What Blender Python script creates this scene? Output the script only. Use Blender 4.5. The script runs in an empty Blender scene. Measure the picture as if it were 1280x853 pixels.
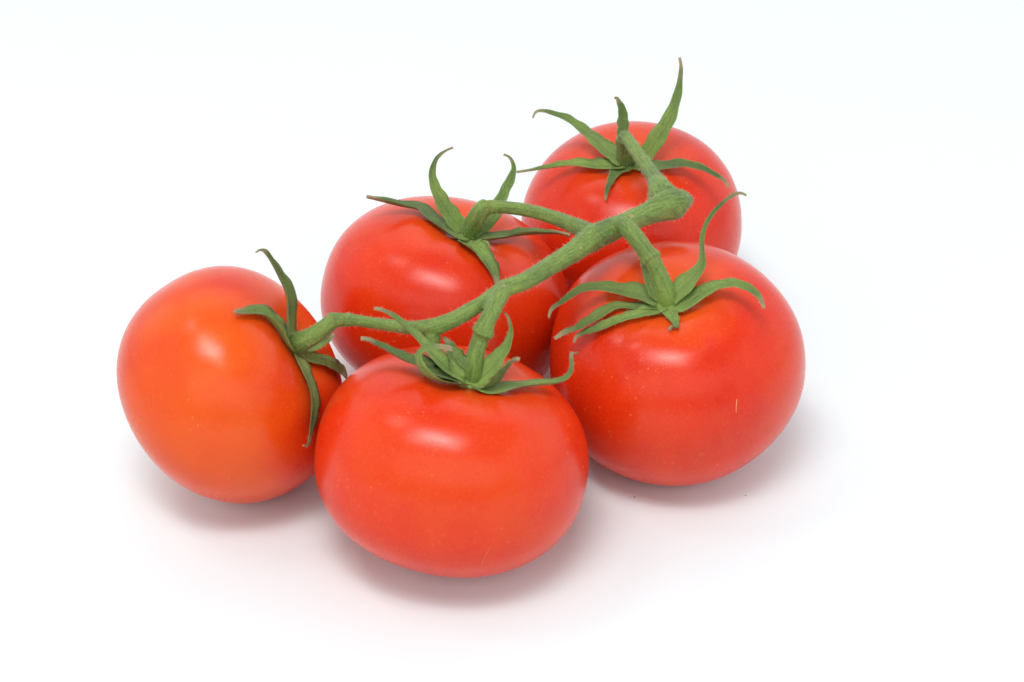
import bpy, math, random
import numpy as np
from mathutils import Matrix, Vector

random.seed(7)
rng = np.random.default_rng(7)
sc = bpy.context.scene
COL = sc.collection

# ------------------------------------------------------------------ camera
TH = math.radians(33.5)
cam_d = bpy.data.cameras.new('camera')
cam = bpy.data.objects.new('camera', cam_d)
COL.objects.link(cam)
cam.location = (0.0, -0.46697606, 0.33908471)
cam.rotation_euler = (math.radians(90) - TH, 0, 0)
cam_d.lens = 72.0
cam_d.sensor_width = 36.0
cam_d.clip_start = 0.01
cam_d.clip_end = 20
cam_d.dof.use_dof = True
cam_d.dof.focus_distance = 0.555
cam_d.dof.aperture_fstop = 26
sc.camera = cam

# ------------------------------------------------------------------ world and lamps (a white product-shot set)
world = bpy.data.worlds.new("World")
sc.world = world
world.use_nodes = True
bg = world.node_tree.nodes['Background']
bg.inputs['Color'].default_value = (0.93, 0.97, 1.0, 1)
bg.inputs['Strength'].default_value = 0.47


def area(name, loc, target, sx, sy, power, color=(1, 1, 1)):
    l = bpy.data.lights.new(name, 'AREA')
    l.shape = 'RECTANGLE'
    l.size, l.size_y = sx, sy
    l.energy = power
    l.color = color
    o = bpy.data.objects.new(name, l)
    COL.objects.link(o)
    o.location = loc
    o.rotation_euler = (Vector(target) - Vector(loc)).to_track_quat('-Z', 'Y').to_euler()
    return o


COOL = (0.97, 0.99, 1.0)
WARM = (1.0, 0.99, 0.97)
area('key_softbox', (-0.14, -0.42, 1.20), (0, 0, 0.03), 0.66, 0.44, 7.6, WARM)
area('key_core', (-0.135, -0.41, 1.17), (0, 0, 0.03), 0.30, 0.11, 1.9, WARM)
area('second_softbox', (-0.59, 0.14, 1.19), (0, 0, 0.03), 0.26, 0.20, 1.1, WARM)
area('rear_fill', (0.06, 0.62, 0.80), (0.05, 0.36, 0.0), 1.3, 0.5, 1.6, COOL)  # added lamp, evens out the brightness of the paper at the back
area('front_fill', (0.0, -1.15, 0.74), (0, 0, 0.0), 2.0, 0.8, 5.8, COOL)  # added fill, lifts the shadows on the near side of the fruit
area('left_diffuser', (-0.72, 0.0, 0.36), (0, 0.0, 0.06), 1.4, 0.66, 1.7, COOL)
area('right_diffuser', (0.72, 0.0, 0.36), (0, 0.0, 0.06), 1.4, 0.66, 2.1, COOL)

sc.view_settings.view_transform = 'Standard'
sc.view_settings.look = 'None'
sc.view_settings.gamma = 1.0
sc.view_settings.exposure = -0.10
sc.cycles.use_denoising = True
sc.cycles.max_bounces = 8

FRUIT = {
 1: dict(p=[-0.07416, -0.02239, 0.0314, 0.83395, 0.92074, 0.05919, -0.01624, -0.01977], lobes=[(2, 0.012, 1.0), (3, 0.01, 0.5), (5, 0.006, 2)], grooves=[(200, 0.01, 14, 0.3)]),
 2: dict(p=[-0.0189, 0.0249, 0.03447, 0.8003, 0.23977, -0.02505, 0.03907, -0.08941], lobes=[(2, 0.02, 0.3), (3, 0.012, 2.5), (5, 0.008, 1)], grooves=[(215, 0.014, 15, 0.28), (320, 0.02, 14, 0.28)]),
 3: dict(p=[0.03614, 0.07013, 0.03279, 0.83311, -0.10797, 0.19559, 0.00891, -0.04502], lobes=[(2, 0.012, 0), (3, 0.01, 1.0), (5, 0.006, 3)], grooves=[(205, 0.018, 14, 0.25), (285, 0.012, 18, 0.3), (330, 0.012, 16, 0.3)]),
 4: dict(p=[0.04389, -0.00835, 0.03449, 0.8329, -0.13497, 0.2591, -0.00834, -0.05953], lobes=[(2, 0.012, 2), (3, 0.014, 0.2), (5, 0.008, 0.6)], grooves=[(222, 0.022, 12, 0.25), (300, 0.012, 16, 0.3), (350, 0.012, 14, 0.3)]),
 5: dict(p=[-0.01555, -0.04926, 0.03419, 0.78845, 0.18276, -0.12122, 0.04686, -0.06341], lobes=[(2, 0.015, 0.2), (3, 0.012, 1.6), (5, 0.008, 0)], grooves=[(225, 0.018, 13, 0.25), (285, 0.014, 14, 0.25), (335, 0.014, 16, 0.3)]),
}
SEPALS = {   # mm: x, y, z, half width
 1: (
  (130, [(-56.68, -26.35, 47.07, 3.15), (-57.38, -26.45, 48.01, 3.87), (-57.74, -26.3, 49.19, 4.14), (-57.75, -25.89, 50.59, 4.1), (-57.66, -25.34, 52.02, 3.97), (-57.58, -24.71, 53.42, 3.78), (-57.56, -24.09, 54.78, 3.56), (-57.5, -23.5, 56.16, 3.28), (-57.49, -23.0, 57.57, 2.97), (-57.62, -22.63, 59.03, 2.68), (-57.97, -22.42, 60.5, 2.43), (-58.46, -22.35, 62.02, 2.21), (-59.02, -22.41, 63.57, 1.98), (-59.55, -22.54, 65.17, 1.75), (-60.08, -22.73, 66.8, 1.5), (-60.62, -22.98, 68.42, 1.26), (-61.18, -23.29, 70.0, 1.04), (-61.75, -23.69, 71.48, 0.87), (-62.35, -24.18, 72.83, 0.75), (-63.01, -24.82, 73.97, 0.44), (-63.67, -25.84, 74.52, 0.29), (-64.21, -27.2, 74.55, 0.25)]),
  (180, [(-56.5, -27.17, 46.48, 1.33), (-56.98, -28.46, 46.89, 2.0), (-57.45, -29.04, 47.85, 3.34), (-57.93, -29.17, 48.93, 3.37), (-58.45, -28.89, 49.88, 3.36), (-59.0, -28.51, 50.75, 3.31), (-59.55, -28.29, 51.61, 3.25), (-60.11, -28.13, 52.49, 3.16), (-60.69, -28.02, 53.36, 3.04), (-61.27, -27.94, 54.2, 2.91), (-61.86, -27.9, 55.01, 2.79), (-62.43, -27.92, 55.82, 2.66), (-63.06, -28.08, 56.56, 2.51), (-63.8, -28.41, 57.18, 2.35), (-64.66, -28.9, 57.7, 2.18), (-65.54, -29.48, 58.15, 1.98), (-66.39, -30.13, 58.57, 1.64), (-67.19, -30.85, 58.9, 1.34), (-67.96, -31.63, 59.17, 1.18), (-68.69, -32.35, 59.52, 1.19), (-69.33, -32.93, 60.09, 0.91), (-69.93, -33.47, 60.72, 0.6)]),
  (265, [(-55.87, -26.97, 45.16, 2.3), (-55.57, -28.48, 44.91, 2.79), (-55.16, -29.98, 44.6, 3.09), (-54.49, -31.51, 44.21, 3.09), (-53.74, -32.93, 43.71, 2.99), (-53.06, -34.1, 43.0, 2.89), (-52.5, -35.17, 42.18, 2.83), (-51.99, -36.24, 41.31, 2.79), (-51.56, -37.22, 40.35, 2.74), (-51.25, -38.14, 39.35, 2.64), (-51.08, -39.03, 38.31, 2.5), (-51.02, -39.92, 37.26, 2.32), (-51.02, -40.81, 36.21, 2.11), (-51.06, -41.76, 35.19, 1.85), (-51.17, -42.79, 34.23, 1.53), (-51.29, -43.9, 33.35, 1.21), (-51.38, -45.09, 32.59, 0.96), (-51.4, -46.34, 31.95, 0.78), (-51.46, -47.63, 31.44, 0.63), (-51.72, -48.91, 31.05, 0.44), (-52.19, -50.02, 30.97, 0.27), (-52.8, -50.52, 31.84, 0.26)]),
  (320, [(-55.03, -26.15, 44.62, 2.15), (-54.59, -26.19, 44.04, 2.29), (-54.16, -26.25, 43.45, 2.43), (-53.7, -26.31, 42.88, 2.54), (-53.2, -26.29, 42.33, 2.42), (-52.62, -26.09, 41.78, 2.22), (-51.97, -25.76, 41.24, 2.1), (-51.29, -25.36, 40.7, 2.04), (-50.59, -24.88, 40.13, 2.03), (-49.9, -24.38, 39.53, 2.08), (-49.25, -23.91, 38.9, 2.19), (-48.63, -23.47, 38.22, 2.32), (-48.04, -23.06, 37.49, 2.39), (-47.48, -22.58, 36.71, 2.38), (-46.94, -21.99, 35.84, 2.3), (-46.44, -21.25, 34.88, 2.15), (-45.98, -20.31, 33.84, 1.99), (-45.57, -19.37, 32.82, 1.9), (-45.17, -18.62, 31.91, 1.79), (-44.79, -18.06, 31.08, 1.52), (-44.46, -17.67, 30.32, 1.19), (-44.13, -17.37, 29.61, 0.85)]),
  (15, [(-54.88, -25.18, 44.99, 1.37), (-54.46, -24.96, 44.69, 1.46), (-54.04, -24.74, 44.37, 1.56), (-53.62, -24.51, 44.03, 1.6), (-53.21, -24.23, 43.71, 1.58), (-52.8, -23.89, 43.41, 1.5), (-52.4, -23.46, 43.17, 1.4), (-52.0, -22.94, 42.97, 1.34), (-51.61, -22.35, 42.8, 1.3), (-51.22, -21.71, 42.64, 1.27), (-50.83, -21.03, 42.5, 1.24), (-50.46, -20.32, 42.35, 1.21), (-50.1, -19.61, 42.21, 1.18), (-49.75, -18.89, 42.06, 1.15), (-49.41, -18.17, 41.93, 1.11), (-49.08, -17.44, 41.81, 1.06), (-48.76, -16.72, 41.72, 1.01), (-48.45, -16.02, 41.64, 0.95), (-48.16, -15.35, 41.58, 0.89), (-47.9, -14.72, 41.52, 0.81), (-47.77, -14.13, 41.45, 0.69), (-47.67, -13.56, 41.39, 0.55)]),
 ),
 2: (
  (165, [(-12.8, 19.11, 51.78, 1.83), (-13.81, 17.56, 52.02, 2.98), (-14.99, 16.96, 52.58, 3.31), (-16.34, 17.7, 53.04, 3.26), (-17.73, 18.86, 53.47, 3.16), (-19.09, 19.91, 53.94, 3.08), (-20.44, 20.95, 54.34, 3.08), (-21.77, 22.01, 54.74, 3.1), (-23.01, 23.09, 55.18, 3.1), (-23.94, 24.22, 55.79, 3.05), (-24.72, 25.25, 56.49, 2.95), (-25.93, 25.83, 56.89, 2.78), (-27.44, 26.02, 57.11, 2.57), (-29.04, 25.98, 57.34, 2.34), (-30.59, 25.87, 57.73, 2.13), (-32.14, 25.74, 58.22, 1.94), (-33.69, 25.6, 58.73, 1.75), (-35.16, 25.46, 59.23, 1.53), (-36.52, 25.32, 59.7, 1.25), (-37.77, 25.19, 60.15, 0.95), (-38.96, 25.04, 60.56, 0.77), (-40.07, 24.88, 60.93, 0.66)]),
  (115, [(-12.86, 21.78, 51.59, 2.22), (-13.72, 21.87, 52.41, 2.57), (-14.6, 22.03, 53.33, 2.8), (-15.56, 22.32, 54.43, 2.78), (-16.54, 22.66, 55.59, 2.66), (-17.48, 23.05, 56.79, 2.52), (-18.33, 23.5, 58.01, 2.4), (-19.15, 24.0, 59.27, 2.29), (-19.91, 24.56, 60.55, 2.16), (-20.59, 25.16, 61.8, 2.01), (-21.22, 25.81, 63.01, 1.8), (-21.77, 26.52, 64.21, 1.55), (-22.15, 27.31, 65.36, 1.3), (-22.26, 28.19, 66.47, 1.09), (-22.08, 29.17, 67.56, 0.9), (-21.71, 30.19, 68.54, 0.74), (-21.13, 31.19, 69.35, 0.6), (-20.29, 32.17, 69.99, 0.51), (-19.38, 33.09, 70.46, 0.42), (-18.35, 33.89, 70.69, 0.36), (-17.34, 34.63, 70.79, 0.33), (-16.39, 35.3, 70.77, 0.33)]),
  (60, [(-10.46, 22.07, 51.43, 1.74), (-9.39, 22.35, 51.94, 1.94), (-8.32, 22.66, 52.46, 2.12), (-7.31, 23.07, 53.09, 2.19), (-6.31, 23.57, 53.79, 2.16), (-5.38, 24.17, 54.56, 2.09), (-4.6, 24.91, 55.47, 2.0), (-3.94, 25.77, 56.5, 1.91), (-3.35, 26.72, 57.6, 1.82), (-2.77, 27.68, 58.69, 1.73), (-2.17, 28.6, 59.7, 1.64), (-1.53, 29.48, 60.64, 1.55), (-0.9, 30.33, 61.53, 1.45), (-0.34, 31.2, 62.42, 1.31), (0.15, 32.08, 63.3, 1.12), (0.54, 32.99, 64.17, 0.89), (0.67, 33.91, 65.03, 0.7), (0.46, 34.87, 65.9, 0.57), (0.06, 35.78, 66.69, 0.46), (-0.56, 36.52, 67.21, 0.37), (-1.4, 37.06, 67.43, 0.33), (-2.34, 37.42, 67.38, 0.35)]),
  (2, [(-11.04, 19.33, 51.43, 2.65), (-10.26, 18.72, 51.01, 3.1), (-9.25, 18.39, 50.84, 3.3), (-7.95, 18.42, 50.95, 3.19), (-6.55, 18.67, 51.08, 2.97), (-5.13, 19.05, 51.18, 2.75), (-3.73, 19.5, 51.19, 2.59), (-2.34, 19.98, 51.17, 2.48), (-0.93, 20.48, 51.15, 2.39), (0.49, 20.95, 51.12, 2.28), (1.91, 21.36, 51.08, 2.15), (3.35, 21.73, 51.02, 2.0), (4.79, 22.03, 50.97, 1.83), (6.22, 22.29, 50.92, 1.65), (7.62, 22.48, 50.89, 1.49), (9.0, 22.61, 50.86, 1.32), (10.35, 22.66, 50.85, 1.16), (11.64, 22.62, 50.86, 1.01), (12.78, 22.46, 50.86, 0.88), (13.8, 22.16, 50.83, 0.79), (14.77, 21.73, 50.73, 0.72), (15.71, 21.21, 50.58, 0.66)]),
  (290, [(-12.2, 19.47, 51.12, 1.86), (-12.57, 17.38, 51.7, 2.01), (-12.78, 15.51, 52.14, 2.13), (-12.34, 13.93, 52.4, 3.04), (-11.69, 12.59, 52.53, 3.48), (-10.94, 11.49, 52.51, 3.6), (-10.14, 10.54, 52.4, 3.52), (-9.37, 9.62, 52.24, 3.3), (-8.69, 8.74, 52.03, 3.02), (-8.08, 7.88, 51.76, 2.81), (-7.51, 7.05, 51.43, 2.64), (-6.98, 6.25, 51.07, 2.48), (-6.47, 5.48, 50.67, 2.31), (-6.01, 4.75, 50.26, 2.13), (-5.61, 4.04, 49.84, 1.92), (-5.28, 3.35, 49.39, 1.68), (-5.01, 2.68, 48.92, 1.44), (-4.77, 2.05, 48.44, 1.22), (-4.55, 1.45, 47.96, 1.01), (-4.38, 0.88, 47.48, 0.8), (-4.23, 0.35, 46.99, 0.6), (-4.09, -0.16, 46.49, 0.4)]),
 ),
 3: (
  (155, [(32.49, 63.25, 51.01, 2.59), (31.36, 63.75, 51.46, 2.96), (30.19, 64.32, 51.98, 3.19), (28.92, 65.09, 52.75, 3.14), (27.59, 65.95, 53.6, 3.01), (26.27, 66.84, 54.46, 2.84), (24.97, 67.69, 55.26, 2.68), (23.73, 68.5, 55.97, 2.49), (22.5, 69.26, 56.66, 2.27), (21.22, 70.02, 57.37, 2.07), (19.88, 70.8, 58.16, 1.88), (18.5, 71.55, 58.99, 1.71), (17.1, 72.21, 59.79, 1.55), (15.67, 72.7, 60.48, 1.39), (14.19, 73.0, 61.05, 1.22), (12.69, 73.15, 61.55, 1.06), (11.2, 73.17, 62.05, 0.91), (9.7, 73.06, 62.54, 0.77), (8.27, 72.77, 62.95, 0.63), (7.04, 72.18, 63.11, 0.44), (6.35, 71.17, 62.77, 0.33), (6.1, 69.88, 62.1, 0.29)]),
  (95, [(33.42, 64.18, 51.63, 1.32), (33.19, 64.52, 52.41, 1.41), (32.94, 64.85, 53.18, 1.51), (32.74, 65.19, 53.99, 1.6), (32.61, 65.59, 54.88, 1.66), (32.54, 66.02, 55.84, 1.7), (32.51, 66.48, 56.83, 1.74), (32.49, 66.94, 57.84, 1.77), (32.49, 67.4, 58.85, 1.78), (32.48, 67.85, 59.84, 1.78), (32.45, 68.27, 60.79, 1.74), (32.45, 68.68, 61.71, 1.67), (32.46, 69.08, 62.61, 1.56), (32.43, 69.47, 63.48, 1.44), (32.33, 69.85, 64.33, 1.31), (32.11, 70.22, 65.14, 1.17), (31.78, 70.57, 65.91, 1.0), (31.4, 70.91, 66.64, 0.83), (31.05, 71.24, 67.31, 0.67), (30.69, 71.55, 67.93, 0.51), (30.33, 71.69, 68.24, 0.42), (29.93, 71.38, 67.86, 0.43)]),
  (60, [(35.59, 63.03, 51.23, 2.16), (36.96, 62.83, 51.94, 2.43), (38.3, 62.69, 52.72, 2.7), (39.5, 62.85, 53.9, 2.84), (40.64, 63.18, 55.3, 2.86), (41.73, 63.62, 56.8, 2.83), (42.77, 64.12, 58.32, 2.75), (43.75, 64.62, 59.8, 2.65), (44.68, 65.17, 61.28, 2.5), (45.56, 65.77, 62.77, 2.32), (46.34, 66.42, 64.28, 2.13), (47.03, 67.13, 65.8, 1.95), (47.61, 67.91, 67.35, 1.74), (48.12, 68.74, 68.9, 1.53), (48.55, 69.6, 70.42, 1.33), (48.89, 70.47, 71.88, 1.14), (49.11, 71.37, 73.32, 0.94), (49.27, 72.27, 74.69, 0.77), (49.38, 73.14, 75.95, 0.63), (49.38, 73.95, 77.05, 0.53), (49.21, 74.74, 78.06, 0.49), (48.88, 75.48, 79.0, 0.5)]),
  (185, [(32.69, 62.05, 50.55, 1.86), (31.67, 61.77, 50.42, 2.21), (30.42, 61.58, 50.38, 2.45), (28.9, 61.49, 50.44, 2.48), (27.29, 61.47, 50.52, 2.43), (25.67, 61.5, 50.6, 2.35), (24.12, 61.55, 50.68, 2.27), (22.64, 61.64, 50.81, 2.19), (21.19, 61.73, 50.97, 2.09), (19.72, 61.75, 51.08, 1.95), (18.19, 61.66, 51.1, 1.78), (16.62, 61.46, 51.08, 1.58), (15.03, 61.18, 51.04, 1.37), (13.46, 60.85, 51.0, 1.18), (11.89, 60.49, 50.97, 1.01), (10.33, 60.08, 50.92, 0.85), (8.77, 59.66, 50.86, 0.71), (7.24, 59.23, 50.81, 0.59), (5.73, 58.81, 50.78, 0.5), (4.24, 58.4, 50.76, 0.45), (2.77, 57.99, 50.74, 0.41), (1.31, 57.59, 50.71, 0.37)]),
  (240, [(33.6, 61.98, 50.31, 1.36), (33.52, 61.49, 50.08, 1.61), (33.3, 61.02, 49.91, 2.25), (32.78, 60.62, 49.88, 3.1), (32.16, 60.23, 49.93, 3.29), (31.51, 59.78, 50.0, 3.04), (30.91, 59.23, 50.04, 2.43), (30.41, 58.52, 50.01, 1.94), (29.98, 57.68, 49.92, 1.66), (29.59, 56.72, 49.82, 1.46), (29.23, 55.71, 49.71, 1.29), (28.89, 54.71, 49.57, 1.15), (28.57, 53.82, 49.4, 1.03), (28.26, 53.0, 49.2, 0.93), (27.98, 52.21, 48.96, 0.85), (27.73, 51.45, 48.71, 0.77), (27.5, 50.74, 48.43, 0.7), (27.31, 50.08, 48.13, 0.62), (27.16, 49.46, 47.84, 0.54), (27.09, 48.87, 47.55, 0.45), (27.04, 48.31, 47.24, 0.37), (26.99, 47.77, 46.93, 0.3)]),
  (352, [(35.76, 61.24, 50.9, 1.76), (37.04, 60.52, 51.04, 1.94), (38.33, 59.82, 51.17, 2.17), (39.71, 59.23, 51.4, 2.36), (41.22, 58.76, 51.74, 2.42), (42.78, 58.36, 52.12, 2.38), (44.35, 57.98, 52.5, 2.3), (45.85, 57.59, 52.85, 2.22), (47.29, 57.19, 53.22, 2.12), (48.68, 56.73, 53.59, 1.96), (50.07, 56.14, 53.9, 1.77), (51.47, 55.39, 54.11, 1.58), (52.87, 54.48, 54.26, 1.42), (54.23, 53.46, 54.38, 1.26), (55.5, 52.32, 54.48, 1.1), (56.67, 51.07, 54.51, 0.95), (57.77, 49.74, 54.5, 0.84), (58.81, 48.38, 54.51, 0.75), (59.8, 47.01, 54.55, 0.68), (60.65, 45.58, 54.54, 0.58), (61.21, 44.03, 54.37, 0.46), (61.62, 42.42, 54.14, 0.35)]),
 ),
 4: (
  (175, [(38.09, -17.12, 53.3, 2.46), (36.78, -16.54, 53.62, 2.73), (35.45, -15.98, 53.94, 3.02), (34.02, -15.48, 54.21, 3.11), (32.46, -15.05, 54.44, 2.96), (30.84, -14.68, 54.65, 2.69), (29.21, -14.37, 54.86, 2.41), (27.61, -14.11, 55.08, 2.19), (26.02, -13.91, 55.33, 2.01), (24.43, -13.82, 55.56, 1.83), (22.85, -13.89, 55.71, 1.68), (21.23, -14.14, 55.8, 1.56), (19.61, -14.57, 55.84, 1.46), (18.05, -15.22, 55.78, 1.33), (16.58, -16.11, 55.57, 1.16), (15.17, -17.23, 55.18, 0.98), (13.81, -18.45, 54.77, 0.83), (12.5, -19.65, 54.46, 0.72), (11.2, -20.75, 54.35, 0.65), (10.1, -21.87, 54.25, 0.52), (9.58, -23.2, 53.88, 0.4), (9.46, -24.64, 53.34, 0.31)]),
  (205, [(37.74, -18.08, 52.7, 1.17), (36.33, -18.17, 52.62, 1.28), (34.91, -18.26, 52.53, 1.39), (33.53, -18.33, 52.48, 1.47), (32.23, -18.32, 52.52, 1.4), (31.01, -18.23, 52.6, 1.24), (29.74, -18.13, 52.63, 1.19), (28.43, -17.99, 52.7, 1.29), (27.12, -18.01, 52.67, 1.43), (25.86, -18.35, 52.34, 1.51), (24.64, -18.95, 51.82, 1.59), (23.42, -19.72, 51.26, 1.67), (22.17, -20.53, 50.79, 1.7), (20.89, -21.36, 50.37, 1.64), (19.59, -22.21, 49.96, 1.52), (18.28, -23.02, 49.58, 1.39), (16.97, -23.75, 49.28, 1.3), (15.61, -24.37, 49.1, 1.19), (14.27, -24.94, 48.95, 1.04), (13.02, -25.53, 48.75, 0.87), (11.99, -26.19, 48.46, 0.71), (11.03, -26.86, 48.15, 0.57)]),
  (225, [(39.53, -18.45, 52.71, 1.53), (38.88, -18.91, 52.44, 1.93), (37.82, -19.32, 52.26, 2.09), (36.54, -19.72, 52.15, 2.03), (35.2, -20.14, 52.07, 1.9), (33.84, -20.6, 51.99, 1.76), (32.53, -21.09, 51.89, 1.67), (31.24, -21.57, 51.77, 1.62), (29.96, -22.0, 51.58, 1.59), (28.69, -22.37, 51.33, 1.55), (27.44, -22.66, 51.0, 1.51), (26.19, -22.9, 50.57, 1.46), (24.95, -23.12, 50.1, 1.4), (23.72, -23.34, 49.62, 1.33), (22.48, -23.58, 49.19, 1.25), (21.23, -23.84, 48.85, 1.17), (19.96, -24.13, 48.57, 1.07), (18.72, -24.48, 48.34, 0.96), (17.56, -24.91, 48.14, 0.82), (16.69, -25.43, 47.92, 0.62), (16.21, -26.08, 47.62, 0.42), (16.09, -26.87, 47.17, 0.33)]),
  (280, [(40.24, -18.67, 52.91, 1.69), (40.32, -19.14, 52.89, 1.96), (40.44, -19.64, 52.85, 2.15), (40.62, -20.18, 52.76, 2.13), (40.83, -20.75, 52.67, 2.03), (41.04, -21.34, 52.59, 1.89), (41.25, -21.95, 52.5, 1.74), (41.44, -22.57, 52.44, 1.6), (41.63, -23.2, 52.37, 1.46), (41.81, -23.85, 52.31, 1.32), (41.98, -24.5, 52.26, 1.16), (42.11, -25.17, 52.22, 1.01), (42.19, -25.83, 52.17, 0.87), (42.21, -26.48, 52.04, 0.73), (42.16, -26.99, 51.89, 0.62), (42.02, -27.23, 51.82, 0.99), (41.72, -27.15, 51.99, 0.86), (41.34, -26.96, 52.24, 0.78), (41.03, -26.9, 52.35, 0.72), (40.85, -27.09, 52.21, 0.67), (40.72, -27.45, 51.97, 0.64), (40.59, -27.85, 51.75, 0.61)]),
  (8, [(41.75, -18.69, 53.35, 2.17), (42.94, -19.07, 53.5, 2.45), (44.13, -19.38, 53.68, 2.81), (45.33, -19.37, 54.2, 3.0), (46.54, -19.11, 54.95, 2.92), (47.75, -18.73, 55.77, 2.72), (48.97, -18.35, 56.55, 2.52), (50.2, -18.05, 57.22, 2.34), (51.42, -17.82, 57.89, 2.14), (52.65, -17.71, 58.53, 1.94), (53.92, -17.81, 59.06, 1.76), (55.25, -18.13, 59.49, 1.64), (56.6, -18.64, 59.83, 1.56), (57.9, -19.34, 60.11, 1.47), (59.11, -20.21, 60.31, 1.34), (60.26, -21.26, 60.38, 1.2), (61.3, -22.42, 60.38, 1.08), (62.21, -23.66, 60.33, 0.94), (62.96, -25.0, 60.17, 0.79), (63.52, -26.39, 59.94, 0.65), (63.77, -27.84, 59.62, 0.53), (63.91, -29.32, 59.26, 0.41)]),
  (45, [(41.38, -17.16, 53.93, 2.29), (42.48, -16.68, 55.1, 2.65), (43.65, -16.18, 56.3, 2.85), (45.01, -15.61, 57.55, 2.74), (46.41, -14.99, 58.8, 2.48), (47.72, -14.31, 60.0, 2.14), (48.94, -13.57, 61.11, 1.65), (49.72, -12.66, 62.26, 1.21), (49.73, -11.52, 63.55, 0.94), (49.62, -10.26, 64.87, 0.78), (49.55, -8.94, 66.22, 0.72), (49.64, -7.65, 67.59, 0.71), (50.12, -6.43, 68.96, 0.69), (50.87, -5.33, 70.36, 0.68), (51.83, -4.41, 71.71, 0.66), (52.99, -3.66, 73.04, 0.64), (54.29, -3.08, 74.31, 0.62), (55.66, -2.71, 75.48, 0.59), (57.12, -2.52, 76.55, 0.56), (58.53, -2.49, 77.51, 0.52), (59.82, -2.79, 78.09, 0.44), (60.72, -3.81, 77.63, 0.32)]),
  (125, [(38.85, -17.1, 53.72, 0.87), (38.44, -17.01, 54.06, 0.91), (38.01, -16.92, 54.4, 0.95), (37.58, -16.82, 54.72, 1.0), (37.16, -16.71, 55.06, 1.04), (36.78, -16.58, 55.41, 1.08), (36.45, -16.41, 55.8, 1.11), (36.17, -16.21, 56.22, 1.12), (35.94, -15.97, 56.67, 1.13), (35.74, -15.7, 57.14, 1.12), (35.56, -15.42, 57.62, 1.11), (35.39, -15.13, 58.11, 1.1), (35.23, -14.83, 58.6, 1.07), (35.06, -14.53, 59.07, 1.04), (34.89, -14.25, 59.54, 1.01), (34.7, -13.97, 59.99, 0.96), (34.52, -13.69, 60.44, 0.91), (34.35, -13.42, 60.89, 0.84), (34.17, -13.15, 61.34, 0.77), (34.0, -12.87, 61.79, 0.7), (33.82, -12.6, 62.24, 0.63), (33.65, -12.33, 62.69, 0.56)]),
 ),
 5: (
  (358, [(-8.23, -51.97, 50.73, 2.21), (-7.04, -52.54, 50.34, 2.51), (-5.78, -52.93, 50.04, 2.74), (-4.32, -52.83, 50.1, 2.78), (-2.77, -52.41, 50.29, 2.72), (-1.17, -51.83, 50.41, 2.62), (0.44, -51.25, 50.35, 2.49), (2.1, -50.69, 50.21, 2.34), (3.78, -50.14, 50.04, 2.16), (5.44, -49.61, 49.87, 1.98), (7.1, -49.07, 49.65, 1.81), (8.77, -48.49, 49.35, 1.62), (10.38, -47.74, 49.01, 1.45), (11.88, -46.73, 48.63, 1.32), (13.2, -45.39, 48.23, 1.06), (14.19, -43.58, 48.01, 0.73), (14.85, -41.34, 48.03, 0.62), (15.2, -38.97, 48.08, 0.56), (15.1, -36.6, 48.23, 0.51), (15.02, -34.42, 48.42, 0.48), (15.66, -32.7, 48.32, 0.82), (16.37, -31.92, 47.08, 0.65)]),
  (322, [(-8.96, -50.06, 49.83, 2.49), (-8.45, -50.46, 49.81, 2.81), (-7.92, -50.84, 49.8, 3.07), (-7.3, -51.11, 49.98, 3.19), (-6.57, -51.35, 50.26, 3.24), (-5.81, -51.62, 50.63, 3.26), (-5.05, -51.91, 51.08, 3.25), (-4.35, -52.2, 51.62, 3.2), (-3.76, -52.46, 52.25, 3.12), (-3.27, -52.64, 53.0, 3.0), (-2.86, -52.76, 53.82, 2.83), (-2.49, -52.84, 54.66, 2.64), (-2.12, -52.93, 55.47, 2.43), (-1.72, -53.03, 56.23, 2.21), (-1.33, -53.14, 56.96, 1.94), (-0.94, -53.26, 57.66, 1.66), (-0.56, -53.38, 58.33, 1.4), (-0.16, -53.52, 58.96, 1.22), (0.24, -53.68, 59.54, 1.08), (0.68, -53.9, 60.0, 0.94), (1.19, -54.24, 60.27, 0.81), (1.71, -54.62, 60.49, 0.68)]),
  (50, [(-8.76, -49.09, 50.34, 2.01), (-8.05, -48.95, 50.81, 2.25), (-7.33, -48.78, 51.29, 2.48), (-6.59, -48.5, 51.93, 2.58), (-5.8, -48.14, 52.64, 2.62), (-5.01, -47.74, 53.38, 2.61), (-4.23, -47.3, 54.13, 2.57), (-3.51, -46.84, 54.87, 2.47), (-2.84, -46.34, 55.61, 2.28), (-2.2, -45.8, 56.35, 2.02), (-1.62, -45.23, 57.08, 1.73), (-1.11, -44.61, 57.8, 1.45), (-0.7, -43.94, 58.51, 1.22), (-0.39, -43.22, 59.22, 0.99), (-0.19, -42.45, 59.91, 0.8), (-0.09, -41.66, 60.56, 0.64), (-0.15, -40.84, 61.18, 0.53), (-0.33, -40.01, 61.76, 0.47), (-0.56, -39.2, 62.27, 0.4), (-0.9, -38.45, 62.66, 0.34), (-1.31, -37.77, 62.95, 0.29), (-1.8, -37.17, 63.1, 0.25)]),
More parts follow.
